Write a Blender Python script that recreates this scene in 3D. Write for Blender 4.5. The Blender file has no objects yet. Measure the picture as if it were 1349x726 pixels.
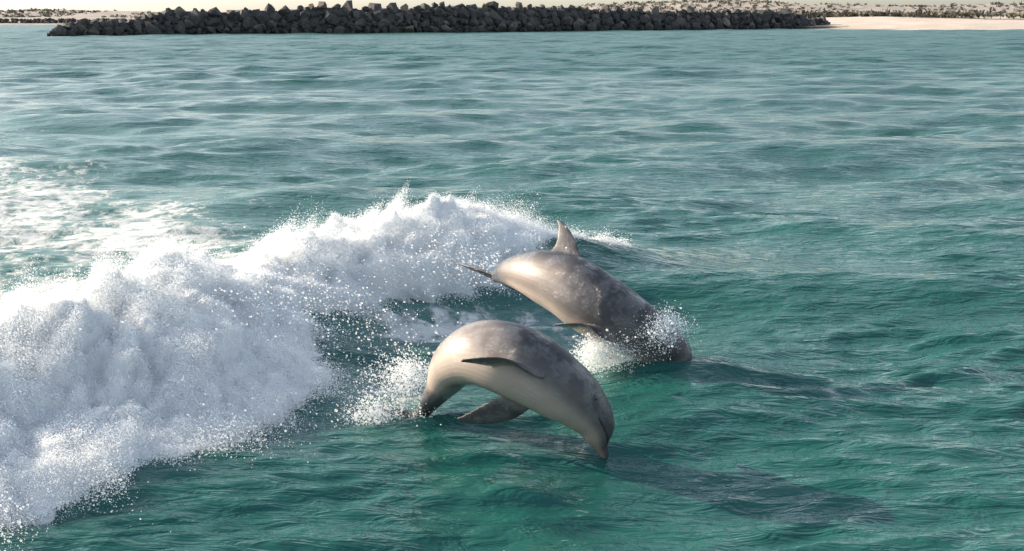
import bpy, bmesh, math, random
import numpy as np
from mathutils import Vector

R = math.radians
rng = np.random.default_rng(7)
random.seed(7)
SC = bpy.context.scene
COL = SC.collection

# ------------------------------------------------------------------ camera
CAM_H, FPX, W, H, HOR = 3.2, 1620.0, 1349.0, 726.0, 20.0
PITCH = math.atan((H / 2 - HOR) / FPX)
cam_d = bpy.data.cameras.new('camera')
cam = bpy.data.objects.new('camera', cam_d)
COL.objects.link(cam)
cam.location = (0, 0, CAM_H)
cam.rotation_euler = (math.pi / 2 - PITCH, 0, 0)
cam_d.sensor_width = 36
cam_d.lens = 36 * FPX / W
cam_d.clip_start = 0.1
cam_d.clip_end = 20000
SC.camera = cam

# ------------------------------------------------------------------ sky + sun
SUN_EL, SUN_AZ = R(22), R(-70)       # azimuth clockwise from +y (negative = left)
world = bpy.data.worlds.new('World')
SC.world = world
world.use_nodes = True
wn = world.node_tree
bg = wn.nodes['Background']
sky = wn.nodes.new('ShaderNodeTexSky')
sky.sky_type = 'NISHITA'
sky.sun_disc = False
sky.sun_elevation = SUN_EL
sky.sun_rotation = SUN_AZ
sky.air_density = 1.0
sky.dust_density = 1.5
sky.ozone_density = 1.5
hs = wn.nodes.new('ShaderNodeHueSaturation')       # thin even haze: a whiter sky all round
hs.inputs['Saturation'].default_value = 0.58
wn.links.new(sky.outputs[0], hs.inputs['Color'])
wn.links.new(hs.outputs[0], bg.inputs[0])
bg.inputs[1].default_value = 0.14
sun_d = bpy.data.lights.new('sun', 'SUN')
sun_d.energy = 5.0
sun_d.angle = R(0.5)
sun_d.color = (1.0, 0.82, 0.62)
sun = bpy.data.objects.new('sun', sun_d)
COL.objects.link(sun)
sdir = Vector((math.sin(SUN_AZ) * math.cos(SUN_EL), math.cos(SUN_AZ) * math.cos(SUN_EL), math.sin(SUN_EL)))
sun.rotation_euler = (-sdir).to_track_quat('-Z', 'Y').to_euler()
sun.location = sdir * 60

SC.view_settings.view_transform = 'Standard'
SC.view_settings.look = 'None'
SC.view_settings.exposure = 1.1
SC.view_settings.gamma = 1.0
SC.view_settings.use_curve_mapping = False
SC.render.engine = 'CYCLES'
SC.cycles.max_bounces = 6
SC.cycles.diffuse_bounces = 3
SC.cycles.glossy_bounces = 3
SC.cycles.transmission_bounces = 4
SC.cycles.use_denoising = True

# ------------------------------------------------------------------ helpers
cp, sp = math.cos(PITCH), math.sin(PITCH)

def P(px, py, y):
    """world point on the sight line of a photo pixel at world distance y"""
    u, v = (px - W / 2) / FPX, (H / 2 - py) / FPX
    d = np.array([u, cp + v * sp, -sp + v * cp])
    return np.array([0, 0, CAM_H]) + d * (y / d[1])

def line_at(px, py):                       # water-level point under a pixel
    u, v = (px - W/2)/FPX, (H/2 - py)/FPX
    d = np.array([u, cp + v*sp, -sp + v*cp]); return np.array([0, 0, CAM_H]) - d*(CAM_H/d[2])


_perm = np.random.default_rng(3).permutation(512)
_perm = np.concatenate([_perm, _perm, _perm])
_g = np.random.default_rng(4).normal(size=(512, 3))
_g /= np.linalg.norm(_g, axis=1)[:, None]

def perlin(x, y, z):
    xi, yi, zi = np.floor(x).astype(int), np.floor(y).astype(int), np.floor(z).astype(int)
    xf, yf, zf = x - xi, y - yi, z - zi
    f = lambda t: t * t * t * (t * (t * 6 - 15) + 10)
    u, v, w = f(xf), f(yf), f(zf)
    res = 0
    for dx in (0, 1):
        for dy in (0, 1):
            for dz in (0, 1):
                h = _perm[(_perm[(_perm[(xi + dx) & 511] + yi + dy) & 511] + zi + dz) & 511]
                g = _g[h]
                dot = g[:, 0] * (xf - dx) + g[:, 1] * (yf - dy) + g[:, 2] * (zf - dz)
                res = res + dot * (u if dx else 1 - u) * (v if dy else 1 - v) * (w if dz else 1 - w)
    return res * 1.5

def fbm(x, y, z, octv=4, billow=False):
    s, a = 0, 1.0
    for k in range(octv):
        n = perlin(x * 2 ** k + 17.3 * k, y * 2 ** k - 9.1 * k, z * 2 ** k + 3.7 * k)
        s = s + a * (np.abs(n) if billow else n)
        a *= 0.5
    return s

def smooth(a, b, x):
    t = np.clip((x - a) / (b - a), 0, 1)
    return t * t * (3 - 2 * t)

def mesh_obj(name, verts, faces, mat, parent=None, smooth_sh=True):
    me = bpy.data.meshes.new(name)
    verts = np.asarray(verts, dtype=np.float32)
    faces = np.asarray(faces, dtype=np.int32)
    me.vertices.add(len(verts)); me.vertices.foreach_set('co', verts.ravel())
    n, k = faces.shape
    me.loops.add(n * k); me.loops.foreach_set('vertex_index', faces.ravel())
    me.polygons.add(n)
    me.polygons.foreach_set('loop_start', np.arange(0, n * k, k, dtype=np.int32))
    me.polygons.foreach_set('use_smooth', np.full(n, smooth_sh))
    me.update(calc_edges=True)
    me.validate()
    if mat: me.materials.append(mat)
    o = bpy.data.objects.new(name, me)
    COL.objects.link(o)
    if parent: o.parent = parent
    return o

def attr(o, name, vals):
    a = o.data.attributes.new(name, 'FLOAT', 'POINT')
    a.data.foreach_set('value', np.asarray(vals, dtype=np.float32))

def tag(o, label=None, cat=None, group=None, kind=None):
    if label: o['label'] = label
    if cat: o['category'] = cat
    if group: o['group'] = group
    if kind: o['kind'] = kind
    return o

def empty(name, loc):
    o = bpy.data.objects.new(name, None)
    COL.objects.link(o); o.location = loc
    o.empty_display_size = 0.2
    return o

class Mat:
    """thin wrapper for node materials"""
    def __init__(s, name):
        s.m = bpy.data.materials.new(name); s.m.use_nodes = True
        s.t = s.m.node_tree; s.b = s.t.nodes['Principled BSDF']; s.out = s.t.nodes['Material Output']
    def n(s, typ, **kw):
        nd = s.t.nodes.new(typ)
        for k, v in kw.items(): setattr(nd, k, v)
        return nd
    def l(s, a, b): s.t.links.new(a, b)
    def set(s, node, **kw):
        for k, v in kw.items(): node.inputs[k.replace('_', ' ')].default_value = v
    def noise(s, scale, detail=4, rough=0.55, vec=None, dist=0.0):
        nd = s.n('ShaderNodeTexNoise'); s.set(nd, Scale=scale, Detail=detail, Roughness=rough, Distortion=dist)
        if vec is not None: s.l(vec, nd.inputs['Vector'])
        return nd
    def ramp(s, fac, stops):
        r = s.n('ShaderNodeValToRGB'); e = r.color_ramp.elements
        while len(e) < len(stops): e.new(0.5)
        for q, (p, c) in zip(e, stops):
            q.position = p; q.color = (*c, 1) if len(c) == 3 else c
        s.l(fac, r.inputs[0]); return r
    def math(s, op, a, b=None, c=None, clamp=False):
        nd = s.n('ShaderNodeMath', operation=op, use_clamp=clamp)
        for i, v in enumerate((a, b, c)):
            if v is None: continue
            if isinstance(v, (int, float)): nd.inputs[i].default_value = v
            else: s.l(v, nd.inputs[i])
        return nd.outputs[0]
    def smooth(s, v, a, b):
        nd = s.n('ShaderNodeMapRange', interpolation_type='SMOOTHSTEP')
        s.l(v, nd.inputs[0]); nd.inputs[1].default_value = a; nd.inputs[2].default_value = b
        return nd.outputs[0]
    def mixc(s, f, a, b):
        nd = s.n('ShaderNodeMix', data_type='RGBA')
        for i, v in ((0, f), (6, a), (7, b)):
            if isinstance(v, (tuple, float, int)): nd.inputs[i].default_value = (*v, 1) if isinstance(v, tuple) else v
            else: s.l(v, nd.inputs[i])
        return nd.outputs[2]

# ------------------------------------------------------------------ materials
def mat_water():
    M = Mat('sea_water')
    geo = M.n('ShaderNodeNewGeometry')
    pos = geo.outputs['Position']
    # fine wind ripples (relief only)
    mp = M.n('ShaderNodeMapping'); mp.inputs['Scale'].default_value = (0.30, 1.0, 1.0); M.l(pos, mp.inputs[0])
    n1 = M.noise(9, 3, 0.6, mp.outputs[0], 0.6)
    n2 = M.noise(2.6, 2, 0.5, mp.outputs[0], 0.4)
    n0 = M.noise(24, 3, 0.6, mp.outputs[0], 0.4)
    hgt = M.math('ADD', M.math('ADD', M.math('MULTIPLY', n1.outputs[0], 0.048), M.math('MULTIPLY', n0.outputs[0], 0.004)), M.math('MULTIPLY', n2.outputs[0], 0.03))
    fa = M.n('ShaderNodeAttribute', attribute_name='coarse')
    mpf = M.n('ShaderNodeMapping'); mpf.inputs['Scale'].default_value = (0.55, 1.0, 1.0); M.l(pos, mpf.inputs[0])
    n5 = M.noise(0.95, 4, 0.6, mpf.outputs[0], 0.5)
    n6 = M.noise(0.22, 3, 0.55, mpf.outputs[0], 0.5)
    hgt = M.math('ADD', hgt, M.math('MULTIPLY', fa.outputs['Fac'], M.math('ADD', M.math('MULTIPLY', n5.outputs[0], 0.42), M.math('MULTIPLY', n6.outputs[0], 1.0))))
    at = M.n('ShaderNodeAttribute', attribute_name='foam')
    fo = at.outputs['Fac']
    # lacy foam pattern
    fn = M.noise(3.6, 8, 0.72, pos, 0.3)
    mp2 = M.n('ShaderNodeMapping'); mp2.inputs['Scale'].default_value = (0.8, 1.4, 1.0); M.l(pos, mp2.inputs[0])
    vn = M.n('ShaderNodeTexVoronoi', feature='DISTANCE_TO_EDGE'); M.set(vn, Scale=3.2)
    wv = M.n('ShaderNodeVectorMath', operation='ADD'); M.l(mp2.outputs[0], wv.inputs[0])
    wsc = M.n('ShaderNodeVectorMath', operation='SCALE'); wsc.inputs[3].default_value = 0.5
    M.l(fn.outputs['Color'], wsc.inputs[0]); M.l(wsc.outputs[0], wv.inputs[1]); M.l(wv.outputs[0], vn.inputs['Vector'])
    lace = M.math('SUBTRACT', 0.30, vn.outputs[0])
    pat = M.math('ADD', M.math('MULTIPLY', fn.outputs[0], 1.0), M.math('MULTIPLY', lace, 0.35))
    thr = M.math('SUBTRACT', 1.05, M.math('MULTIPLY', fo, 0.78))
    mask = M.smooth(M.math('SUBTRACT', pat, thr), -0.06, 0.16)
    mask = M.math('MULTIPLY', mask, M.smooth(fo, 0.02, 0.12))
    # water body: aerated (paler) where foam was churned in
    body = M.mixc(M.math('MULTIPLY', fo, 0.7, clamp=True), (0.013, 0.084, 0.073), (0.13, 0.25, 0.24))
    M.l(body, M.b.inputs['Base Color'])
    M.set(M.b, Roughness=0.04, IOR=1.333)
    M.l(M.math('ADD', M.math('ADD', 0.04, M.math('MULTIPLY', fo, 0.3)), M.math('MULTIPLY', fa.outputs['Fac'], 0.30)), M.b.inputs['Roughness'])
    bm = M.n('ShaderNodeBump'); M.set(bm, Strength=1.0, Distance=1.0)
    M.l(M.math('ADD', hgt, M.math('MULTIPLY', mask, 0.012)), bm.inputs['Height'])
    M.l(bm.outputs[0], M.b.inputs['Normal'])
    fd = M.n('ShaderNodeBsdfDiffuse'); fd.inputs[0].default_value = (0.66, 0.68, 0.68, 1)
    M.l(bm.outputs[0], fd.inputs['Normal'])
    mx = M.n('ShaderNodeMixShader')
    M.l(M.math('MULTIPLY', mask, 0.8), mx.inputs[0]); M.l(M.b.outputs[0], mx.inputs[1]); M.l(fd.outputs[0], mx.inputs[2])
    M.l(mx.outputs[0], M.out.inputs[0])
    return M.m

def mat_foam(name, transl=0.3):
    M = Mat(name)
    d = M.n('ShaderNodeBsdfDiffuse'); d.inputs[0].default_value = (0.86, 0.88, 0.89, 1)
    t = M.n('ShaderNodeBsdfTranslucent'); t.inputs[0].default_value = (0.84, 0.88, 0.89, 1)
    mx = M.n('ShaderNodeMixShader'); mx.inputs[0].default_value = transl
    M.l(d.outputs[0], mx.inputs[1]); M.l(t.outputs[0], mx.inputs[2])
    if name == 'churned_foam':
        geo = M.n('ShaderNodeNewGeometry')
        n = M.noise(22, 6, 0.7, geo.outputs['Position'])
        bm = M.n('ShaderNodeBump'); M.set(bm, Strength=0.8, Distance=0.06); M.l(n.outputs[0], bm.inputs['Height'])
        M.l(bm.outputs[0], d.inputs['Normal'])
    M.l(mx.outputs[0], M.out.inputs[0])
    return M.m

def mat_dolphin():
    M = Mat('wet_dolphin_skin')
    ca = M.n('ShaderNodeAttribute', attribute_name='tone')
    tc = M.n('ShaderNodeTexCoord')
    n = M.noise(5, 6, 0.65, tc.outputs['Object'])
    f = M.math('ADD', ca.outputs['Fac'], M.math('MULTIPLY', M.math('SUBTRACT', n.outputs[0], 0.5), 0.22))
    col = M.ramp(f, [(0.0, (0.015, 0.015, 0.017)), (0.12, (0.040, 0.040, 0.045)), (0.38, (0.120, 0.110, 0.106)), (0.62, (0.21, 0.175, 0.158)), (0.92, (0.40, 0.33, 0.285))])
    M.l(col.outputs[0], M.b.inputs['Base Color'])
    n2 = M.noise(38, 4, 0.6, tc.outputs['Object'])
    M.l(M.math('ADD', 0.3, M.math('MULTIPLY', n2.outputs[0], 0.3)), M.b.inputs['Roughness'])
    M.set(M.b, IOR=1.4)
    nw_ = M.noise(7, 4, 0.6, tc.outputs['Object'])
    M.l(M.math('MULTIPLY', M.smooth(nw_.outputs[0], 0.42, 0.6), 0.9), M.b.inputs['Coat Weight'])
    M.b.inputs['Coat Roughness'].default_value = 0.06
    n3 = M.noise(34, 5, 0.65, tc.outputs['Object'])
    bm = M.n('ShaderNodeBump'); M.set(bm, Strength=0.9, Distance=0.03); M.l(n3.outputs[0], bm.inputs['Height'])
    M.l(bm.outputs[0], M.b.inputs['Coat Normal'])
    return M.m

def mat_eye():
    M = Mat('dolphin_eye'); M.b.inputs['Base Color'].default_value = (0.006, 0.005, 0.005, 1); M.set(M.b, Roughness=0.08); return M.m

def mat_rock():
    M = Mat('breakwater_granite')
    oi = M.n('ShaderNodeObjectInfo'); tc = M.n('ShaderNodeTexCoord')
    n = M.noise(2.0, 5, 0.65, tc.outputs['Object'])
    a = M.ramp(n.outputs[0], [(0.3, (0.036, 0.037, 0.039)), (0.7, (0.10, 0.096, 0.090))])
    v = M.ramp(oi.outputs['Random'], [(0.0, (0.5, 0.5, 0.52)), (0.7, (0.95, 0.93, 0.9)), (0.9, (1.3, 1.22, 1.1)), (1.0, (2.4, 2.0, 1.6))])
    mu = M.n('ShaderNodeMix', data_type='RGBA', blend_type='MULTIPLY'); mu.inputs[0].default_value = 1
    M.l(a.outputs[0], mu.inputs[6]); M.l(v.outputs[0], mu.inputs[7])
    sx = M.n('ShaderNodeSeparateXYZ'); ge = M.n('ShaderNodeNewGeometry'); M.l(ge.outputs['Position'], sx.inputs[0])
    wet = M.math('SUBTRACT', 1.0, M.smooth(M.math('ADD', sx.outputs[2], M.math('MULTIPLY', n.outputs[0], 0.8)), 0.9, 1.7))     # tide line: wet, weedy stone
    M.l(M.mixc(M.math('MULTIPLY', wet, 0.75), mu.outputs[2], (0.022, 0.024, 0.018)), M.b.inputs['Base Color'])
    M.set(M.b, Roughness=0.85)
    bm = M.n('ShaderNodeBump'); M.set(bm, Strength=0.7, Distance=0.15); M.l(n.outputs[0], bm.inputs['Height']); M.l(bm.outputs[0], M.b.inputs['Normal'])
    return M.m

def mat_sand(name, c1, c2, c3=None):
    M = Mat(name); geo = M.n('ShaderNodeNewGeometry')
    n = M.noise(0.12, 6, 0.6, geo.outputs['Position'])
    r = M.ramp(n.outputs[0], [(0.35, c1), (0.65, c2)])
    M.l(r.outputs[0], M.b.inputs['Base Color']); M.set(M.b, Roughness=0.95)
    n2 = M.noise(1.3, 5, 0.6, geo.outputs['Position'])
    bm = M.n('ShaderNodeBump'); M.set(bm, Strength=0.6, Distance=0.3); M.l(n2.outputs[0], bm.inputs['Height']); M.l(bm.outputs[0], M.b.inputs['Normal'])
    return M.m

def mat_scrub():
    M = Mat('dune_scrub_leaves'); geo = M.n('ShaderNodeNewGeometry')
    n = M.noise(0.35, 4, 0.6, geo.outputs['Position'])
    r = M.ramp(n.outputs[0], [(0.35, (0.06, 0.065, 0.05)), (0.65, (0.15, 0.135, 0.10))])
    M.l(r.outputs[0], M.b.inputs['Base Color']); M.set(M.b, Roughness=0.9); return M.m

WATER, FOAM, SPRAY = mat_water(), mat_foam('churned_foam', 0.0), mat_foam('spray_drops', 0.35)
SKIN, EYE, ROCK = mat_dolphin(), mat_eye(), mat_rock()
SAND = mat_sand('beach_sand', (0.40, 0.345, 0.29), (0.50, 0.435, 0.37))
DUNE = mat_sand('dune_sand', (0.20, 0.185, 0.165), (0.33, 0.29, 0.25))
SCRUB = mat_scrub()

# ------------------------------------------------------------------ sea surface
NW = 150
lam = np.exp(rng.uniform(math.log(0.20), math.log(10.0), NW))
ang = rng.normal(0, 0.42, NW) + 0.08
ang = np.where(rng.random(NW) < 0.2, ang + rng.normal(0.5, 0.3, NW), ang)
ang = np.where(lam < 0.8, 0.08 + (ang-0.08)*0.65, ang)
slope = 0.030 * np.where(lam < 0.45, 2.6, np.where(lam < 0.8, 1.5, 0.72)) * np.where(lam > 2.5, 0.95, 1.0)
amp = slope * lam / (2 * math.pi)
kx, ky = np.sin(ang) * 2 * math.pi / lam, -np.cos(ang) * 2 * math.pi / lam
ph = rng.uniform(0, 6.283, NW)

def catmull(pts, n):
    pts = np.asarray(pts, float)
    m = len(pts)
    d = np.zeros_like(pts)
    d[1:-1] = (pts[2:] - pts[:-2]) / 2; d[0] = pts[1] - pts[0]; d[-1] = pts[-1] - pts[-2]
    s = np.linspace(0, m - 1 - 1e-9, n); i = s.astype(int); t = (s - i)[:, None]
    h00, h10, h01, h11 = 2*t**3-3*t**2+1, t**3-2*t**2+t, -2*t**3+3*t**2, t**3-t**2
    return h00*pts[i] + h10*d[i] + h01*pts[i+1] + h11*d[i+1]

# crest line of the breaking wake wave: x, y, height, foam reach down the front
CREST = catmull([
    (-9.5, 5.6, 0.46, 2.4), (-6.4, 7.6, 0.46, 2.4), (-5.0, 8.8, 0.46, 2.4), (-4.1, 9.6, 0.48, 2.45), (-3.35, 10.5, 0.54, 2.0),
    (-2.6, 11.9, 0.60, 0.72), (-1.75, 13.3, 0.58, 1.0), (-0.75, 14.3, 0.55, 0.95), (0.3, 15.0, 0.42, 0.3), (1.8, 15.6, 0.15, 0.0), (4, 16.2, 0.0, 0.0)], 90)
_seg = np.diff(CREST[:, :2], axis=0)
_slen = np.linalg.norm(_seg, axis=1)
_cum = np.concatenate([[0], np.cumsum(_slen)])
SLEN = _cum[-1]

def crest_sd(x, y):
    """signed distance to the crest (positive = front, towards the dolphins) and arc position"""
    best = np.full(x.shape, 1e9); sd = np.zeros(x.shape); sp_ = np.zeros(x.shape)
    for i in range(len(_seg)):
        ax, ay = CREST[i, :2]; dx, dy = _seg[i]; L2 = dx*dx + dy*dy
        t = np.clip(((x-ax)*dx + (y-ay)*dy) / L2, 0, 1)
        qx, qy = x-ax-t*dx, y-ay-t*dy
        d = qx*qx + qy*qy
        m = d < best
        best = np.where(m, d, best)
        sgn = np.where(dx*qy - dy*qx < 0, 1.0, -1.0)
        sd = np.where(m, sgn*np.sqrt(d), sd); sp_ = np.where(m, _cum[i] + t*_slen[i], sp_)
    return sd, sp_

def crest_at(s, k):
    v = np.interp(s, _cum, CREST[:, k])
    if k == 3:
        f = np.asarray(s, float).ravel(); o_ = np.zeros_like(f)
        v = v + (np.minimum(v, 1.0) * (0.30*perlin(f*0.9, o_+3.3, o_) + 0.22*perlin(f*2.6, o_+5.3, o_) + 0.10*perlin(f*7, o_+1.3, o_)).reshape(np.shape(s)))
    return v

def ridge(x, y):
    z = np.zeros_like(x)
    near = (np.abs(x) < 30) & (y > -15) & (y < 45)
    sd, s = crest_sd(x[near], y[near])
    hh = crest_at(s, 2)
    front = np.exp(-(np.maximum(sd, 0) / 1.05) ** 2)
    back = np.exp(-(np.maximum(-sd, 0) / 2.3) ** 2)
    z[near] = hh * np.where(sd > 0, front, back) * 0.86 + 0.16 * hh * np.exp(-(sd / 4.5) ** 2)
    return z, near, sd, s

def bump2(x, y, cx, cy, rx, ry, a=0.0):
    c, s = math.cos(a), math.sin(a)
    u, v = (x-cx)*c + (y-cy)*s, -(x-cx)*s + (y-cy)*c
    return np.exp(-(u/rx)**2 - (v/ry)**2)

def extra_swell(x, y):
    return (0.22 * bump2(x, y, 3.0, 13.6, 4.5, 1.1, 0.05) + 0.30 * bump2(x, y, 9.5, 29.5, 9, 1.6, -0.06)
            + 0.30 * bump2(x, y, 11, 46, 6, 2.0, 0) + 0.25 * bump2(x, y, -4.2, 20.5, 2.6, 1.0, 0.5)
            + 0.20 * bump2(x, y, 1.5, 10.3, 0.8, 0.6) + 0.07 * bump2(x, y, 0.1, 7.4, 0.35, 0.8, 0.3))

def sea(x, y, spacing=0.03, gerst=True):
    """returns displaced x,y,z"""
    shp = x.shape; x = x.ravel().astype(float); y = y.ravel().astype(float)
    spc = np.broadcast_to(np.asarray(spacing, float), shp).ravel()
    wx = x + 0.25 * perlin(x*0.35, y*0.35, x*0+1.0); wy = y + 0.25 * perlin(x*0.35, y*0.35, x*0+9.0)
    gust = 0.75 + 0.7 * perlin(x*0.12, y*0.2, x*0+4.0) + 0.45 * perlin(x*0.6, y*0.9, x*0+7.0)
    gust = np.clip(gust, 0.2, 1.7)
    zz = np.zeros_like(x); ox = np.zeros_like(x); oy = np.zeros_like(x)
    for i in range(NW):
        fade = smooth(1.5, 4.0, lam[i] / spc)
        m = fade > 0
        if not m.any(): continue
        th = kx[i]*wx[m] + ky[i]*wy[m] + ph[i]
        a = amp[i] * fade[m] * (gust[m] if lam[i] < 1.5 else 1.0)
        zz[m] += a * np.cos(th)
        if gerst:
            k = 2*math.pi/lam[i]
            q = (0.15 if lam[i] < 0.8 else 0.6) * a * np.sin(th)
            ox[m] -= q*kx[i]/k; oy[m] -= q*ky[i]/k
    rz, near, sd, s = ridge(x, y)
    zz *= 0.95
    zz += rz + extra_swell(x, y)
    return (x+ox).reshape(shp), (y+oy).reshape(shp), zz.reshape(shp), near, sd, s

def sea_z(x, y):
    x = np.atleast_1d(np.asarray(x, float)); y = np.atleast_1d(np.asarray(y, float))
    return sea(x, y, 0.15, False)[2]

def build_sea():
    rows = [-60, -25, -10, -3, 1, 3, 4.5]
    y = 5.5
    while y < 420:
        rows.append(y); y += max(0.028, 0.0052*y + 0.000016*y*y)
    while y < 9000:
        rows.append(y); y *= 1.12
    rows = np.array(rows)
    u = np.linspace(-1, 1, 620)
    outer = np.array([1.15, 1.5, 2.2, 4, 9, 25, 80, 300])
    u = np.concatenate([-outer[::-1], u, outer])
    wv = np.maximum(rows * 0.47, 0) + 2.6
    wv = np.where(rows < 5, 5.0, wv)
    X = wv[:, None] * u[None, :]
    X = np.clip(X, -9000, 9000) + np.sign(X) * np.maximum(np.abs(X) - 9000, 0) * 0.001
    Y = np.repeat(rows[:, None], len(u), 1)
    dxs = wv * 2 / 620
    dys = np.gradient(rows)
    spc = np.maximum(dxs[:, None], dys[:, None] * 0.8) + 0 * X
    spc = np.where(np.abs(u)[None, :] > 1.01, np.maximum(spc, 3.0 * (np.abs(u)[None, :])), spc)
    x2, y2, z2, near, sd, s = sea(X, Y, spc)
    nr, nc = X.shape
    idx = np.arange(nr*nc).reshape(nr, nc)
    F = np.stack([idx[:-1, :-1], idx[:-1, 1:], idx[1:, 1:], idx[1:, :-1]], -1).reshape(-1, 4)
    # foam attribute (where churned white water lies on the surface)
    xf, yf = X.ravel(), Y.ravel()
    fo = np.zeros(xf.shape)
    xn, yn = xf[near], yf[near]
    reach = crest_at(s, 3)
    f1 = np.where(sd > 0, 1 - smooth(reach - 0.4, reach + 0.15, sd), 0.0) * (reach > 0.05)
    # trailing churn behind the crest, fading with distance
    bk = np.clip(-sd, 0, 99)
    leftness = 1 - smooth(-0.30, -0.07, xn / np.maximum(yn, 1))
    f2 = np.where(sd <= 0, (1 - smooth(2.0, 19.0, bk)) * (0.16 + 0.68*leftness) * np.clip(0.95 + 0.6*fbm(xn*0.3, yn*0.22, xn*0+8, 3), 0.3, 1.2), 0)
    f2 = np.where((sd <= 0) & (bk < 0.8), np.maximum(f2, crest_at(s, 3).clip(0, 0.7)), f2)
    f2 *= smooth(-0.5, 0.4, -(xn - 0.9))
    fo[near] = np.maximum(f1 * 0.95, f2)
    # streaks of older wake foam further out on the left
    pat = fbm(xf*0.22, yf*0.16, xf*0+2.0, 3)
    lf = 1 - smooth(-0.38, -0.10, xf / np.maximum(yf, 1))
    fo = np.maximum(fo, np.where((yf > 14) & (yf < 60), lf * (1 - smooth(28, 46, yf)) * np.clip(0.56 + 0.6*pat, 0, 0.76), 0))
    # churn around the dolphins
    fo = np.maximum(fo, 0.70 * bump2(xf, yf, -1.0, 9.7, 0.65, 0.6))
    fo = np.maximum(fo, 0.88 * bump2(xf, yf, -0.4, 12.2, 1.8, 0.85, 0.1))
    fo = np.maximum(fo, 0.80 * bump2(xf, yf, 1.05, 10.9, 0.55, 0.5))
    
    fo = np.maximum(fo, 0.9 * bump2(xf, yf, 0.35, 15.7, 0.9, 0.22, 0.35))
    # wash on the beach and along the boulders
    beach = smooth(60, 70, xf) * np.exp(-((yf - 281 - 2*np.sin(xf*0.12)) / 5.0) ** 2)
    fo = np.maximum(fo, 0.85 * beach)
    xb, yb = np.array([line_at(a, b)[:2] for a, b in ((720, 41), (830, 40), (930, 39), (1060, 38))]).T
    wash = np.exp(-((yf - np.interp(xf, xb, yb) + 6.0) / 2.6) ** 2) * smooth(xb[0], xb[1], xf) * (1 - smooth(xb[2], xb[3]+4, xf))
    fo = np.maximum(fo, wash * np.clip(0.75 + 0.8*perlin(xf*0.09, yf*0.05, xf*0+6), 0, 1))
    o = mesh_obj('sea_water', np.stack([x2.ravel(), y2.ravel(), z2.ravel()], 1), F, WATER)
    attr(o, 'foam', np.clip(fo, 0, 1))
    attr(o, 'coarse', np.clip((spc.ravel() - 0.05) / 0.45, 0, 1))
    tag(o, 'choppy teal green sea rippled by wind', 'water', kind='structure')
    return o

sea_obj = build_sea()

# ------------------------------------------------------------------ spray as point clouds
_gn = {}
def points_object(name, pts, rad, mat, label, cat):
    me = bpy.data.meshes.new(name)
    pts = np.asarray(pts, np.float32)
    me.vertices.add(len(pts)); me.vertices.foreach_set('co', pts.ravel())
    a = me.attributes.new('rad', 'FLOAT', 'POINT'); a.data.foreach_set('value', np.asarray(rad, np.float32))
    me.materials.append(mat)
    o = bpy.data.objects.new(name, me); COL.objects.link(o)
    if mat.name not in _gn:
        g = bpy.data.node_groups.new('droplets_' + mat.name, 'GeometryNodeTree')
        g.interface.new_socket('Geometry', in_out='INPUT', socket_type='NodeSocketGeometry')
        g.interface.new_socket('Geometry', in_out='OUTPUT', socket_type='NodeSocketGeometry')
        i, out = g.nodes.new('NodeGroupInput'), g.nodes.new('NodeGroupOutput')
        mp = g.nodes.new('GeometryNodeMeshToPoints')
        na = g.nodes.new('GeometryNodeInputNamedAttribute'); na.data_type = 'FLOAT'; na.inputs[0].default_value = 'rad'
        sm = g.nodes.new('GeometryNodeSetMaterial'); sm.inputs['Material'].default_value = mat
        g.links.new(i.outputs[0], mp.inputs['Mesh']); g.links.new(na.outputs[0], mp.inputs['Radius'])
        g.links.new(mp.outputs[0], sm.inputs[0]); g.links.new(sm.outputs[0], out.inputs[0])
        _gn[mat.name] = g
    md = o.modifiers.new('droplets', 'NODES'); md.node_group = _gn[mat.name]
    tag(o, label, cat, kind='stuff')
    return o

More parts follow.
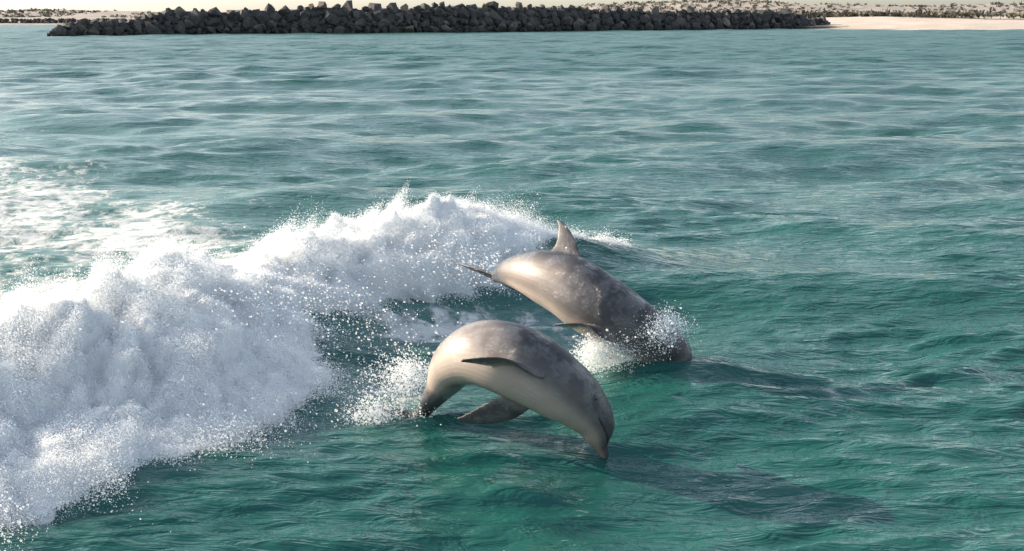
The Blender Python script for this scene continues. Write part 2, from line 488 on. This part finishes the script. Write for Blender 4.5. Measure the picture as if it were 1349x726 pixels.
# foam roll: lumpy sheet along the crest
def build_foam():
    ds = 0.028
    S = np.arange(_cum[2] , SLEN*0.86, ds)
    T = np.linspace(0, 1, 120)
    reach = crest_at(S, 3)
    d0, d1 = -0.9, reach + 0.15
    Dm = d0 + (d1 - d0)[:, None] * T[None, :]
    cx, cy = crest_at(S, 0), crest_at(S, 1)
    tx, ty = np.gradient(cx), np.gradient(cy); L = np.hypot(tx, ty); tx, ty = tx/L, ty/L
    nx, ny = ty, -tx                      # towards the front
    X = cx[:, None] + nx[:, None]*Dm; Y = cy[:, None] + ny[:, None]*Dm
    Z = sea(X, Y, 0.3, False)[2]
    # thickness, thin at the edges
    edge = smooth(0, 0.30, T)[None, :] * (1 - smooth(0.80, 1.0, T))[None, :]
    send = (1 - smooth(SLEN*0.70, SLEN*0.85, S))[:, None]
    ed2 = edge * send
    big = fbm(X.ravel()*0.9, Y.ravel()*0.9, Z.ravel()*0.9, 2).reshape(X.shape)
    b1 = fbm(X.ravel()*2.4, Y.ravel()*2.4, Z.ravel()*2.4+5, 5, True).reshape(X.shape)
    disp = ed2 * (0.05 + (0.20*big + 0.36*b1) * (1 - 0.55*smooth(0.45, 0.85, T))[None, :]) - 0.10*(1-ed2)
    # local normal of the sheet
    gxs = np.stack([np.gradient(X, axis=0), np.gradient(Y, axis=0), np.gradient(Z, axis=0)], -1)
    gxt = np.stack([np.gradient(X, axis=1), np.gradient(Y, axis=1), np.gradient(Z, axis=1)], -1)
    N = np.cross(gxt, gxs); N /= np.linalg.norm(N, axis=-1)[..., None] + 1e-9
    N = np.where(N[..., 2:3] < 0, -N, N)
    V = np.stack([X, Y, Z], -1) + N * disp[..., None]
    nr, nc = X.shape
    idx = np.arange(nr*nc).reshape(nr, nc)
    F = np.stack([idx[:-1, :-1], idx[1:, :-1], idx[1:, 1:], idx[:-1, 1:]], -1).reshape(-1, 4)
    keep = (ed2.ravel()[F].max(1) > 0.02)
    F = F[keep]
    o = mesh_obj('wave_foam', V.reshape(-1, 3), F, FOAM)
    tag(o, 'thick white foam tumbling down the breaking wave', 'foam', kind='stuff')
    return V, N, ed2, S, T

FV, FN, FE, FS, FT = build_foam()

def build_wave_spray():
    n = 2000000
    w = FE.ravel() + 0.02
    tt = np.repeat(FT[None, :], FE.shape[0], 0).ravel()
    ss = np.repeat(FS[:, None], FE.shape[1], 1).ravel()
    rch = crest_at(ss, 3)
    w = w * (0.4 + rch)
    w /= w.sum()
    idx = rng.choice(len(w), n, p=w)
    p = FV.reshape(-1, 3)[idx] + rng.normal(0, 0.02, (n, 3))
    nn = FN.reshape(-1, 3)[idx]
    clump = fbm(p[:, 0]*1.7, p[:, 1]*1.7, p[:, 2]*1.7 + 20, 4)
    amp_ = np.clip(0.35 + 1.3*clump, 0.04, 2.0)
    t = tt[idx]
    topness = np.exp(-((t - 0.38) / 0.16) ** 2)
    e = np.minimum(rng.exponential(0.9, n), 2.6 + rng.random(n))
    off = 0.065 * amp_ * e * (0.7 + 0.6*topness)
    p = p + nn * off[:, None]
    p[:, 2] += 0.03 * amp_ * e * topness
    # blown forward, down the face
    p[:, 0] += 0.05*e*amp_; p[:, 1] -= 0.05*e*amp_
    rad = np.exp(rng.normal(math.log(0.0019), 0.40, n))
    big = rng.random(n) < 0.008
    rad[big] *= 2.0
    # loose spatter thrown ahead of the foot of the wave
    m = 150000
    k = rng.integers(0, FE.shape[0], m)
    edge_p = FV[k, int(FE.shape[1]*0.93)]
    dirv = FV[k, -1] - FV[k, int(FE.shape[1]*0.6)]; dirv[:, 2] = 0; dirv /= np.linalg.norm(dirv, axis=1)[:, None] + 1e-6
    cl = np.clip(0.4 + 1.5*fbm(edge_p[:, 0]*2.2, edge_p[:, 1]*2.2, edge_p[:, 2]*0 + 3, 3), 0.02, 2)
    q = edge_p + dirv * ((rng.exponential(0.13, m)*cl - 0.08))[:, None] + rng.normal(0, 0.03, (m, 3))
    q[:, 2] = np.maximum(q[:, 2], sea_z(q[:, 0], q[:, 1])) + rng.exponential(0.06, m)*cl
    p = np.concatenate([p, q]); rad = np.concatenate([rad, np.exp(rng.normal(math.log(0.0024), 0.45, m))])
    return p, rad

p, r = build_wave_spray()
points_object('wave_spray', p, r, SPRAY, 'fine white spray and mist thrown off the breaking wave', 'spray')

def droplets(center, n, spread, vel, r0=0.005, rs=0.5, grav=0.5, clumps=25):
    """ballistic fans of drops around a splash centre"""
    k = rng.integers(0, clumps, n)
    cdir = rng.normal(0, 1, (clumps, 3)); cdir[:, 2] = np.abs(cdir[:, 2]) * 0.8
    cdir = cdir / np.linalg.norm(cdir, axis=1)[:, None] * rng.uniform(0.4, 1.2, clumps)[:, None]
    tm = rng.uniform(0, 1, n) ** 0.8
    v = cdir[k] * np.asarray(spread) + rng.normal(0, 0.10, (n, 3)) * np.asarray(spread) + np.asarray(vel)
    q = np.asarray(center) + rng.normal(0, 0.06, (n, 3)) + v * tm[:, None]
    q[:, 2] -= grav * tm**2 * 0.5
    rad = np.exp(rng.normal(math.log(r0), rs, n))
    return q, rad

# drops hanging over the green wave face
q0 = []; r0_ = []
for (px, py, y, n, sx, sy) in ((430, 430, 11.4, 700, 60, 42), (400, 440, 11.0, 600, 40, 40), (470, 470, 10.8, 500, 60, 40), (330, 420, 10.4, 900, 70, 35), (520, 500, 10.0, 500, 50, 40), (590, 340, 12.4, 500, 40, 22), (640, 350, 12.2, 260, 22, 16)):
    pp = np.array([P(px + rng.normal(0, sx), py + rng.normal(0, sy), y + rng.normal(0, 0.35)) for _ in range(n)])
    q0.append(pp); r0_.append(np.minimum(np.exp(rng.normal(math.log(0.0042), 0.45, n)), 0.009))
q0 = np.concatenate(q0); r0_ = np.concatenate(r0_)
zs = sea_z(q0[:, 0], q0[:, 1]); ok = q0[:, 2] > zs
points_object('scattered_drops', q0[ok], r0_[ok], SPRAY, 'sunlit drops scattered in front of the green wave face', 'spray')

# ------------------------------------------------------------------ dolphins
TP = np.array([0, .010, .025, .044, .056, .070, .098, .14, .19, .26, .34, .42, .50, .58, .66, .74, .82, .89, .95, 1.0])
TOP = np.array([-.010, -.004, -.002, .000, .012, .039, .056, .070, .081, .087, .095, .098, .096, .088, .073, .056, .041, .031, .022, .010])
BOT = np.array([-.016, -.022, -.026, -.031, -.036, -.042, -.049, -.062, -.075, -.086, -.097, -.100, -.095, -.084, -.067, -.050, -.037, -.028, -.019, -.010])
WID = np.array([.005, .012, .016, .020, .029, .040, .052, .066, .078, .087, .093, .093, .088, .077, .060, .042, .026, .017, .013, .012])

def hermite(xk, yk, x):
    xk, yk = np.asarray(xk, float), np.asarray(yk, float)
    yy = yk if yk.ndim > 1 else yk[:, None]
    d = np.gradient(yy, xk, axis=0)
    i = np.clip(np.searchsorted(xk, x, side='right') - 1, 0, len(xk) - 2)
    h = (xk[i+1] - xk[i])[:, None]; t = ((x - xk[i])[:, None]) / h
    out = (2*t**3-3*t**2+1)*yy[i] + (t**3-2*t**2+t)*h*d[i] + (-2*t**3+3*t**2)*yy[i+1] + (t**3-t**2)*h*d[i+1]
    return out if yk.ndim > 1 else out[:, 0]

def fin_mesh(root, span, fwd, prof, nseg=14, fwd0=None):
    """foil from span sections; prof rows: span fraction, leading offset, trailing offset, half thickness (metres)"""
    span = np.asarray(span, float); fwd = np.asarray(fwd, float)
    fwd0 = fwd if fwd0 is None else np.asarray(fwd0, float)
    prof = np.asarray(prof, float)
    s = np.linspace(prof[0, 0], prof[-1, 0], 18)
    pr = hermite(prof[:, 0], prof[:, 1:], s)
    V = []; F = []
    for i in range(len(s)):
        le, te, th = pr[i]
        w_ = min(1.0, max(0.0, s[i]/0.55)); fw = fwd0*(1-w_) + fwd*w_; fw = fw/np.linalg.norm(fw)
        nrm = np.cross(span, fw); nrm /= np.linalg.norm(nrm)
        for k in range(nseg):
            a = 2*math.pi*k/nseg
            c = (le+te)/2 + (le-te)/2*math.cos(a)
            q = (c - te) / (le - te + 1e-9)
            tt = math.sin(a) * max(th, 0.0075) * (0.55 + 0.65*q)
            V.append(np.asarray(root) + span*s[i] + fw*c + nrm*tt)
    for i in range(len(s)-1):
        for k in range(nseg):
            a, b = i*nseg+k, i*nseg+(k+1) % nseg
            F.append((a, b, b+nseg, a+nseg))
    n0 = len(V); V.append(np.mean(V[:nseg], 0)); V.append(np.mean(V[n0-nseg:n0], 0))
    for k in range(nseg):
        F.append((k, (k+1) % nseg, n0)); b = n0-nseg
        F.append((b+(k+1) % nseg, b+k, n0+1))
    return V, F

def dolphin(ctrl, L, thick, phi_ref, twist, t_ref, label, pecs, dorsal_h, eye_ang, fluke_half, fluke_pitch=0.0):
    tk = np.array([c[0] for c in ctrl]); pk = np.array([P(*c[1:]) for c in ctrl])
    ts = np.linspace(0, 1, 161)
    C = hermite(tk, pk, ts)
    for _ in range(3):
        C[1:-1] = 0.25*C[:-2] + 0.5*C[1:-1] + 0.25*C[2:]
    Tn = -np.gradient(C, axis=0); Tn /= np.linalg.norm(Tn, axis=1)[:, None]       # towards the nose
    ir = int(round(t_ref*160))
    v = np.array([0, 0, CAM_H]) - C[ir]; v /= np.linalg.norm(v)
    nl = v - Tn[ir]*np.dot(v, Tn[ir]); nl /= np.linalg.norm(nl)
    ds_ = np.cross(nl, Tn[ir])
    D = np.zeros_like(C)
    D[ir] = ds_*math.cos(phi_ref) - nl*math.sin(phi_ref)
    for rngi in (range(ir+1, 161), range(ir-1, -1, -1)):
        for i in rngi:
            j = i-1 if i > ir else i+1
            d = D[j] - Tn[i]*np.dot(D[j], Tn[i]); D[i] = d/np.linalg.norm(d)
    tw = hermite([a for a, b in twist], [R(b) for a, b in twist], ts)
    Lt = np.cross(Tn, D)                                                          # its right side
    D2 = D*np.cos(tw)[:, None] - Lt*np.sin(tw)[:, None]
    D = D2; Lt = np.cross(Tn, D)
    top, bot, wid = (hermite(TP, a, ts)*L*thick for a in (TOP, BOT, WID))
    nseg = 40
    V = []; F = []
    for i in range(161):
        cz, hv, hw = (top[i]+bot[i])/2, (top[i]-bot[i])/2, wid[i]
        for k in range(nseg):
            a = 2*math.pi*k/nseg
            ca, sa = math.cos(a), math.sin(a)
            V.append(C[i] + Lt[i]*hw*ca + D[i]*(cz + hv*sa))
    for i in range(160):
        for k in range(nseg):
            a, b = i*nseg+k, i*nseg+(k+1) % nseg
            F.append((a, b, b+nseg, a+nseg))
    n0 = len(V); V.append(C[0] + D[0]*(top[0]+bot[0])/2 + Tn[0]*0.008); V.append(C[-1])
    for k in range(nseg):
        F.append(((k+1) % nseg, k, n0)); b = 160*nseg
        F.append((b+k, b+(k+1) % nseg, n0+1))
    def add(vf):
        o = len(V); V.extend(vf[0]); F.extend([tuple(q+o for q in f) for f in vf[1]])
    # dorsal fin
    i = int(0.565*160); c = 0.125*L
    h = dorsal_h
    add(fin_mesh(C[i] + D[i]*top[i]*0.93, D[i]*h, Tn[i], [(-0.25, .62*c, -.52*c, .028), (0, .52*c, -.46*c, .026), (.3, .28*c, -.43*c, .020), (.6, .02*c, -.50*c, .014), (.85, -.28*c, -.62*c, .009), (1.0, -.56*c, -.74*c, .006)]))
    # pectoral fins: t, section angle, direction (right, dorsal, nose), chord direction weights, length
    for (t, sgn, tip, mode) in pecs:
        i = int(t*160); c = 0.068*L
        a = R(-38)
        root = C[i] + Lt[i]*sgn*wid[i]*math.cos(a)*0.9 + D[i]*((top[i]+bot[i])/2 + (top[i]-bot[i])/2*math.sin(a)*0.9)
        sv = np.asarray(tip) - root; ln = np.linalg.norm(sv); sv /= ln
        f = Tn[i] - sv*np.dot(Tn[i], sv); f /= np.linalg.norm(f); f0 = f
        if mode is not None:                    # blade turned edge-on, then rolled back a little
            f = v - sv*np.dot(v, sv); f /= np.linalg.norm(f)
            g = np.cross(sv, f); f = f*math.cos(mode) + g*math.sin(mode)
        add(fin_mesh(root, sv*ln, f, [(-0.12, .50*c, -.45*c, .026), (0, .50*c, -.48*c, .024), (.3, .50*c, -.62*c, .019), (.6, .22*c, -.70*c, .013), (.85, -.2*c, -.74*c, .009), (1.0, -.58*c, -.82*c, .006)], fwd0=f0))
    # flukes
    i = 158; c = 0.085*L
    tn = Tn[i]*math.cos(fluke_pitch) + D[i]*math.sin(fluke_pitch)
    for sgn in (1, -1):
        add(fin_mesh(C[i], Lt[i]*sgn*fluke_half, tn, [(-.03, .9*c, -.30*c, .026), (.08, .72*c, -.32*c, .026), (.35, .36*c, -.40*c, .019), (.7, -.16*c, -.58*c, .013), (1.0, -.80*c, -.92*c, .006)]))
    me = bpy.data.meshes.new('body')
    me.from_pydata([tuple(map(float, q)) for q in V], [], F); me.update()
    bm = bmesh.new(); bm.from_mesh(me); bmesh.ops.recalc_face_normals(bm, faces=bm.faces); bm.to_mesh(me); bm.free()
    tmp = bpy.data.objects.new('body', me); COL.objects.link(tmp)
    m = tmp.modifiers.new('r', 'REMESH'); m.mode = 'VOXEL'; m.voxel_size = 0.006; m.adaptivity = 0
    m2 = tmp.modifiers.new('s', 'SMOOTH'); m2.iterations = 4; m2.factor = 0.5
    dg = bpy.context.evaluated_depsgraph_get()
    ev = bpy.data.meshes.new_from_object(tmp.evaluated_get(dg), preserve_all_data_layers=False, depsgraph=dg)
    bpy.data.objects.remove(tmp); bpy.data.meshes.remove(me)
    ev.name = 'body'
    nv = len(ev.vertices)
    co = np.empty(nv*3, np.float32); ev.vertices.foreach_get('co', co); co = co.reshape(-1, 3).astype(float)
    # body coordinates of every skin point
    best = np.full(nv, 1e9); bi = np.zeros(nv, int)
    for i in range(0, 161, 2):
        d = ((co - C[i])**2).sum(1); mm = d < best; best[mm] = d[mm]; bi[mm] = i
    rel = co - C[bi]
    lat = (rel*Lt[bi]).sum(1); dor = (rel*D[bi]).sum(1) - (top[bi]+bot[bi])/2
    lon = (rel*Tn[bi]).sum(1)
    tv = ts[bi] - lon/L
    hv = (top[bi]-bot[bi])/2 + 1e-4; hw = wid[bi] + 1e-4
    ang_ = dor/hv
    rr = np.sqrt((lat/hw)**2 + ang_**2)
    q = ang_ / np.maximum(rr, 0.8)
    qb = np.interp(tv, [0.0, 0.38, 0.50, 0.8], [-0.50, -0.48, 0.40, 0.45])      # edge of the dark cape, lowered in front to paint in shade
    tone = 0.12 + (0.24 + 0.16*smooth(0.42, 0.55, tv))*(1-smooth(-0.40, 0.35, q-qb)) + 0.50*(1-smooth(-1.0, -0.62, q))  # paler rear flank: sunlit side painted into the skin tone
    tone = tone*(1 - 0.25*(1-smooth(0.02, 0.10, tv)))
    fin = smooth(1.12, 1.3, rr)
    tone = tone*(1-fin) + 0.13*fin
    tone = tone*(1 - smooth(0.68, 0.82, tv)) + 0.13*smooth(0.68, 0.82, tv)  # tail stock: dark skin, with its shadow painted in too
    # mouth line: slight groove, darker
    ml = np.interp(tv, [0.0, 0.03, 0.07, 0.115, 0.125], [-0.010, -0.012, -0.018, -0.026, -0.024])*L*thick
    dm = (rel*D[bi]).sum(1) - ml
    on = np.exp(-(dm/0.006)**2) * (1-smooth(0.118, 0.128, tv)) * (np.abs(lat) > 0.3*hw)
    tone = tone*(1-0.85*on)
    co -= (Lt[bi]*np.sign(lat)[:, None]) * (0.010*on)[:, None]
    ie = int(0.165*160)
    for sgn in (1, -1):
        pe = C[ie] + Lt[ie]*sgn*wid[ie]*math.cos(R(eye_ang)) + D[ie]*((top[ie]+bot[ie])/2 + (top[ie]-bot[ie])/2*math.sin(R(eye_ang)))
        tone = tone * (1 - 0.85*np.exp(-((co-pe)**2).sum(1)/0.032**2))
    e = empty('dolphin', (float(C[80][0]), float(C[80][1]), 0.0))
    off = np.array(e.location)
    ev.vertices.foreach_set('co', (co - off).astype(np.float32).ravel())
    ev.polygons.foreach_set('use_smooth', np.ones(len(ev.polygons), bool))
    ev.materials.clear(); ev.materials.append(SKIN)
    body = bpy.data.objects.new('body', ev); COL.objects.link(body); body.parent = e
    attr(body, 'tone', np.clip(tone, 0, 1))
    ev.update()
    # eyes
    for sgn in (1, -1):
        i = int(0.165*160); a = R(eye_ang)
        pos = C[i] + Lt[i]*sgn*wid[i]*math.cos(a)*0.97 + D[i]*((top[i]+bot[i])/2 + (top[i]-bot[i])/2*math.sin(a)*0.97)
        b2 = bmesh.new(); bmesh.ops.create_uvsphere(b2, u_segments=16, v_segments=10, radius=1.0)
        vv = np.array([vt.co[:] for vt in b2.verts]); ff = [[x.index for x in f.verts] for f in b2.faces]
        b2.free()
        w = (Tn[i]*0.022)[None, :]*vv[:, :1] + (D[i]*0.014)[None, :]*vv[:, 1:2] + (Lt[i]*0.009)[None, :]*vv[:, 2:3]
        mm = bpy.data.meshes.new('eye'); mm.from_pydata([tuple(map(float, z)) for z in (w + pos - off)], [], ff); mm.materials.append(EYE)
        for pz in mm.polygons: pz.use_smooth = True
        eo = bpy.data.objects.new('eye', mm); COL.objects.link(eo); eo.parent = body
    tag(e, label, 'dolphin', 'dolphins leaping from the wave')
    return C, D, Lt, Tn

D1 = [(0, 802, 602, 8.46), (.04, 796, 586, 8.45), (.10, 783, 556, 8.42), (.16, 763, 533, 8.40), (.25, 735, 510, 8.40), (.35, 702, 487, 8.43), (.45, 665, 471, 8.49),
      (.55, 628, 466, 8.62), (.63, 602, 478, 8.78), (.72, 585, 503, 8.95), (.82, 568, 529, 9.02), (.92, 550, 552, 9.08), (1.0, 535, 566, 9.12)]
D2 = [(0, 905, 505, 10.22), (.06, 896, 490, 10.25), (.12, 884, 468, 10.30), (.20, 853, 445, 10.32), (.30, 817, 421, 10.38), (.40, 781, 398, 10.48), (.50, 750, 378, 10.62),
      (.60, 716, 365, 10.80), (.70, 688, 359, 11.02), (.78, 669, 358, 11.22), (.88, 657, 361, 11.52), (1.0, 652, 368, 11.85)]
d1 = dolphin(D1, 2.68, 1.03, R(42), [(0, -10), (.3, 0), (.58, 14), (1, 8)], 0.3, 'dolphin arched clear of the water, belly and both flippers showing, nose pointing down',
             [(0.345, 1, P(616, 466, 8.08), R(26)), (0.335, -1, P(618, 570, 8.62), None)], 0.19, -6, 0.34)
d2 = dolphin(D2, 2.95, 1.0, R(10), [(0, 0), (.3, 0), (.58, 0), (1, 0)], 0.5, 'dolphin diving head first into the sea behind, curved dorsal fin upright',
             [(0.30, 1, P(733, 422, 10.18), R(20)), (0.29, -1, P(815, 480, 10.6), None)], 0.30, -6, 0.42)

# splashes round the dolphins
def splash(name, parts, label):
    q = np.concatenate([a for a, b in parts]); r = np.concatenate([b for a, b in parts])
    z = sea_z(q[:, 0], q[:, 1]); ok = q[:, 2] > z - 0.02
    return points_object(name, q[ok], r[ok], SPRAY, label, 'splash')

splash('tail_splash', [droplets(P(520, 540, 9.65), 5000, (0.42, 0.35, 0.46), (-0.12, 0.10, 0.08), 0.0027, 0.5, 0.4, 46),
                       droplets(P(556, 496, 9.3), 2600, (0.22, 0.2, 0.26), (-0.22, 0.08, 0.0), 0.0027, 0.5, 0.3, 40),
                       droplets(P(552, 540, 8.95), 300, (0.22, 0.05, 0.24), (-0.04, 0.0, 0.06), 0.0028, 0.5, 0.3, 60),
                       droplets(P(500, 548, 9.0), 2500, (0.30, 0.15, 0.26), (-0.06, 0.0, 0.05), 0.0027, 0.5, 0.35, 60),
                       droplets(P(480, 562, 9.6), 7000, (0.45, 0.3, 0.26), (-0.10, 0.0, 0.02), 0.0030, 0.5, 0.4, 40)],
       'spray of drops round the tail of the arched dolphin')
hp = []
for k in range(9):
    f = k / 8
    hp.append(droplets(P(872 - 92*f, 432 + 32*f, 10.12 + 0.12*math.sin(3*f)), 1700, (0.13, 0.12, 0.16), (0.04 - 0.08*f, -0.03, 0.09), 0.0025, 0.5, 0.5, 9))
hp.append(droplets(P(884, 435, 10.45), 1600, (0.20, 0.2, 0.24), (0.05, 0.05, 0.08), 0.0028, 0.5, 0.4, 24))
hp.append(droplets(P(790, 462, 10.4), 1800, (0.34, 0.2, 0.10), (-0.08, 0.0, 0.04), 0.0030, 0.5, 0.4, 30))
splash('head_splash', hp, 'splash of white water round the head of the diving dolphin')

# ------------------------------------------------------------------ breakwater of boulders
def hull_mesh(name, seed, n=15):
    g = np.random.default_rng(seed)
    p = g.normal(size=(n, 3)); p /= np.linalg.norm(p, axis=1)[:, None]; p *= g.uniform(0.82, 1.08, (n, 1))
    bm = bmesh.new()
    for q in p: bm.verts.new(q)
    res = bmesh.ops.convex_hull(bm, input=bm.verts)
    for v in [v for v in bm.verts if not v.link_faces]: bm.verts.remove(v)
    me = bpy.data.meshes.new(name); bm.to_mesh(me); bm.free(); me.materials.append(ROCK)
    return me
ROCKS = [hull_mesh('boulder', 40+i, 13 + i % 5) for i in range(10)]

BWL = [(66, 48, 0.6), (90, 47.5, 2.3), (180, 46, 2.7), (205, 45.5, 4.0), (230, 45, 4.7), (400, 44, 5.2), (520, 43.5, 5.6), (640, 42, 5.9), (740, 40.8, 5.9), (830, 40, 5.4), (930, 39, 4.7), (1040, 38, 4.2), (1085, 37.6, 2.5)]
bw_pts = np.array([[*line_at(a, b)[:2], h] for a, b, h in BWL])
bw_len = np.concatenate([[0], np.cumsum(np.hypot(*np.diff(bw_pts[:, :2], axis=0).T))])
def bw_at(s):
    a, b, c = [np.interp(s, bw_len, bw_pts[:, k]) for k in range(3)]
    return a, b, c * (1 + 0.16*float(perlin(np.array([s*0.11]), np.array([0.3]), np.array([0.7]))[0]) + 0.10*float(perlin(np.array([s*0.35]), np.array([5.3]), np.array([0.7]))[0]))
tdir = bw_pts[-1, :2] - bw_pts[0, :2]; tdir /= np.linalg.norm(tdir); bwn = np.array([tdir[1], -tdir[0]])   # towards the camera

bw = empty('breakwater', (float(bw_pts[0, 0]), float(bw_pts[0, 1]), 0.0))
tag(bw, 'long dark breakwater of piled boulders running out from the white beach', 'breakwater')
bo = np.array(bw.location)
# packed rubble core: prism under the boulders, joined small stones
V = []; F = []
ss = np.linspace(0, bw_len[-1], 160)
for s in ss:
    x, y, h = bw_at(s); h = h*0.86
    for d, z in ((h*0.75 + 0.4, -0.6), (h*0.20, h*0.93), (-h*0.5 - 1, h*0.93), (-h*1.6 - 1, -0.6)):
        V.append((x + bwn[0]*d - bo[0], y + bwn[1]*d - bo[1], z))
for i in range(159):
    for k in range(3):
        a = i*4+k; F.append((a, a+1, a+5, a+4))
core = mesh_obj('rubble_core', V, F, ROCK, bw, False); core['kind'] = 'stuff'
slots = []
nrow = 4
for row in range(nrow):
    s = rng.uniform(0, 1.5)
    while s < bw_len[-1]:
        x, y, h = bw_at(s)
        size = 0.9 + 1.25*rng.random()**1.9 * (0.75 if h < 3 else 1.0) * (1 + 0.18*s/bw_len[-1])
        f = (row + 0.35 + rng.uniform(-0.25, 0.25)) / nrow
        if h > 1.0 or row == 0:
            slots.append((x, y, h, f, size, s))
        s += size * 1.62
slots_keep = slots
rest = []
if len(slots) > 300:
    order = sorted(range(len(slots)), key=lambda i: slots[i][4] / slots[i][1])
    drop = set(order[:len(slots)-300]); rest = [slots[i] for i in drop]; slots_keep = [s for i, s in enumerate(slots) if i not in drop]
def rock_place(x, y, h, f, size):
    d = (1-f)*h*0.78 + 0.25; z = f*h*0.93
    return (x + bwn[0]*d - bo[0], y + bwn[1]*d - bo[1], z)
for (x, y, h, f, size, s) in slots_keep:
    o = bpy.data.objects.new('boulder', ROCKS[rng.integers(0, 10)]); COL.objects.link(o); o.parent = bw
    o.location = rock_place(x, y, h, f, size)
    o.scale = tuple(size * rng.uniform(0.62, 1.0, 3) * 0.88)
    o.rotation_euler = tuple(rng.uniform(0, 6.28, 3))
def joined_rocks(name, items, parent, origin):
    V = []; F = []
    for (loc, sc) in items:
        me = ROCKS[rng.integers(0, 10)]
        a, b, c = rng.uniform(0, 6.28, 3)
        from mathutils import Euler
        rm = np.array(Euler((a, b, c)).to_matrix())
        o = len(V)
        s3 = sc * rng.uniform(0.65, 1.0, 3)
        for v in me.vertices: V.append(rm @ (np.array(v.co)*s3) + loc)
        for p_ in me.polygons: F.append([q+o for q in p_.vertices])
    F = [f for f in F if len(f) == 3]
    o = mesh_obj(name, np.array(V), np.array(F), ROCK, parent, False)
    if parent: o['kind'] = 'stuff'
    return o
items = [(np.array(rock_place(*r_[:5])), r_[4]*0.88) for r_ in rest]
for _ in range(1500):
    s = rng.uniform(0, bw_len[-1]); x, y, h = bw_at(s)
    items.append((np.array(rock_place(x, y, h, rng.uniform(0, 0.9), 1)), rng.uniform(0.25, 0.62)))
joined_rocks('small_stones', items, bw, bo)

# low breakwater far beyond
A, B = line_at(-120, 33), line_at(235, 33)
fb = empty('distant_breakwater', (float(A[0]), float(A[1]), 0.0))
tag(fb, 'low thin breakwater far off beyond the end of the long one', 'breakwater')
items = []
for _ in range(700):
    k = rng.random(); pz = A + (B-A)*k; hgt = rng.uniform(0, 1)
    items.append((np.array([pz[0]-A[0] + rng.normal(0, .5), pz[1]-A[1] + (hgt-0.5)*3, hgt*1.7]), rng.uniform(0.5, 1.1)))
joined_rocks('piled_stones', items, fb, A)

# ------------------------------------------------------------------ beach and dunes
def strip(name, xs, prof, mat, label):
    """prof(x) -> list of (y, z) across; loft along x"""
    V = []; n = None
    for x in xs:
        pr = prof(x); n = len(pr)
        for (y, z) in pr: V.append((x, y, z))
    F = []
    for i in range(len(xs)-1):
        for k in range(n-1):
            a = i*n+k; F.append((a, a+n, a+n+1, a+1))
    o = mesh_obj(name, V, F, mat)
    tag(o, label, None, kind='structure'); return o
nz1 = lambda x, s, k: float(perlin(np.array([x*s]), np.array([k*7.7]), np.array([0.5]))[0])
def beach_prof(x):
    ramp = min(1, max(0, (x-58)/40))
    y0 = 284 + 2.2*math.sin(x*0.05)
    out = []
    for k, q in enumerate((-0.12, 0, .08, .2, .4, .6, .8, 1.0)):
        out.append((y0 + q*70 + (1-ramp)*16*(q < 0.1), -0.3 + (0.0 if q < 0 else 3.5*q**0.55*(0.35+0.65*ramp)) + 0.12*nz1(x, .1, k)))
    return out
strip('beach', np.linspace(52, 420, 120), beach_prof, SAND, 'bright white sand beach sloping up from the water')
DT = [(-320, 5.4), (-250, 5.6), (-190, 5.0), (-150, 4.6), (-60, 5.0), (20, 6.0), (50, 8.6), (75, 8.9), (110, 7.4), (150, 6.4), (190, 6.9), (250, 8.4), (330, 9.0), (520, 9)]
def dune_prof(x):
    h = float(np.interp(x, [a for a, b in DT], [b for a, b in DT])) + 0.7*nz1(x, .035, 1) + 0.35*nz1(x, .12, 2)
    y0 = 470 if x < 40 else max(395, 470 - (x-40)*0.9)
    return [(y0-70, 1.2 if x > 40 else -0.4), (y0-30, 2.2 + 0.4*nz1(x, .06, 3)), (y0, h*0.55 + 0.6*nz1(x, .05, 4)), (y0+40, h*0.85 + 0.5*nz1(x, .05, 5)), (y0+75, h), (y0+160, h*0.5), (y0+260, -1)]
strip('dunes', np.linspace(-420, 640, 260), dune_prof, DUNE, 'low grey brown dunes along the far shore')
# scrub on the dunes: leafy tufts
V = []; F = []
def tuft(c, w, h, n):
    for _ in range(n):
        o = len(V)
        a = rng.uniform(0, 6.28); r_ = rng.uniform(0, w)*0.6
        b = np.array([c[0] + r_*math.cos(a), c[1] + r_*math.sin(a), c[2] + rng.uniform(0, h)*0.7])
        u = rng.normal(size=3)*w*0.3; v = rng.normal(size=3)*h*0.3; v[2] = abs(v[2])
        V.extend([b-u, b+u, b+u*0.4+v*1.4]); F.append((o, o+1, o+2))
gx = np.linspace(-420, 640, 400)
gp = np.array([dune_prof(x) for x in gx])              # (400, 7, 2)
mask1 = np.array([nz1(x, .05, 11) for x in gx])
for _ in range(10000):
    x = rng.uniform(-300, 420)
    k = int((x+420)/1060*399); yy, zz = gp[k, :, 0], gp[k, :, 1]
    if x > 60 and rng.random() < 0.4:
        y = yy[0] + rng.exponential(9) - 6; z = max(2.6, float(np.interp(y, yy, zz)))
        if y < yy[0]: z = 3.0
    else:
        y = yy[0] + rng.uniform(0.35, 1)*145; z = float(np.interp(y, yy, zz))
        if x < 40 and rng.random() < 0.45: continue
    if mask1[k] + rng.normal(0, 0.2) > 0.25: continue
    s_ = rng.uniform(0.4, 1.1)
    tuft((x, y, z-0.1), 1.5*s_, 0.75*s_, 9)
for _ in range(2600):
    x = 62 + 330*rng.random()**1.25
    k = int((x+420)/1060*399)
    y = gp[k, 0, 0] - 4 + rng.normal(0, 3.0); s_ = rng.uniform(0.5, 1.2) * (1.25 if x < 120 else 0.9)
    if mask1[k] + rng.normal(0, 0.15) > 0.38: continue
    tuft((x, y, 2.9), 1.4*s_, 0.85*s_, 9)
o = mesh_obj('dune_scrub', np.array(V), np.array(F), SCRUB, None, False)
tag(o, 'low dark scrub dotted over the far dunes', 'scrub', kind='stuff')
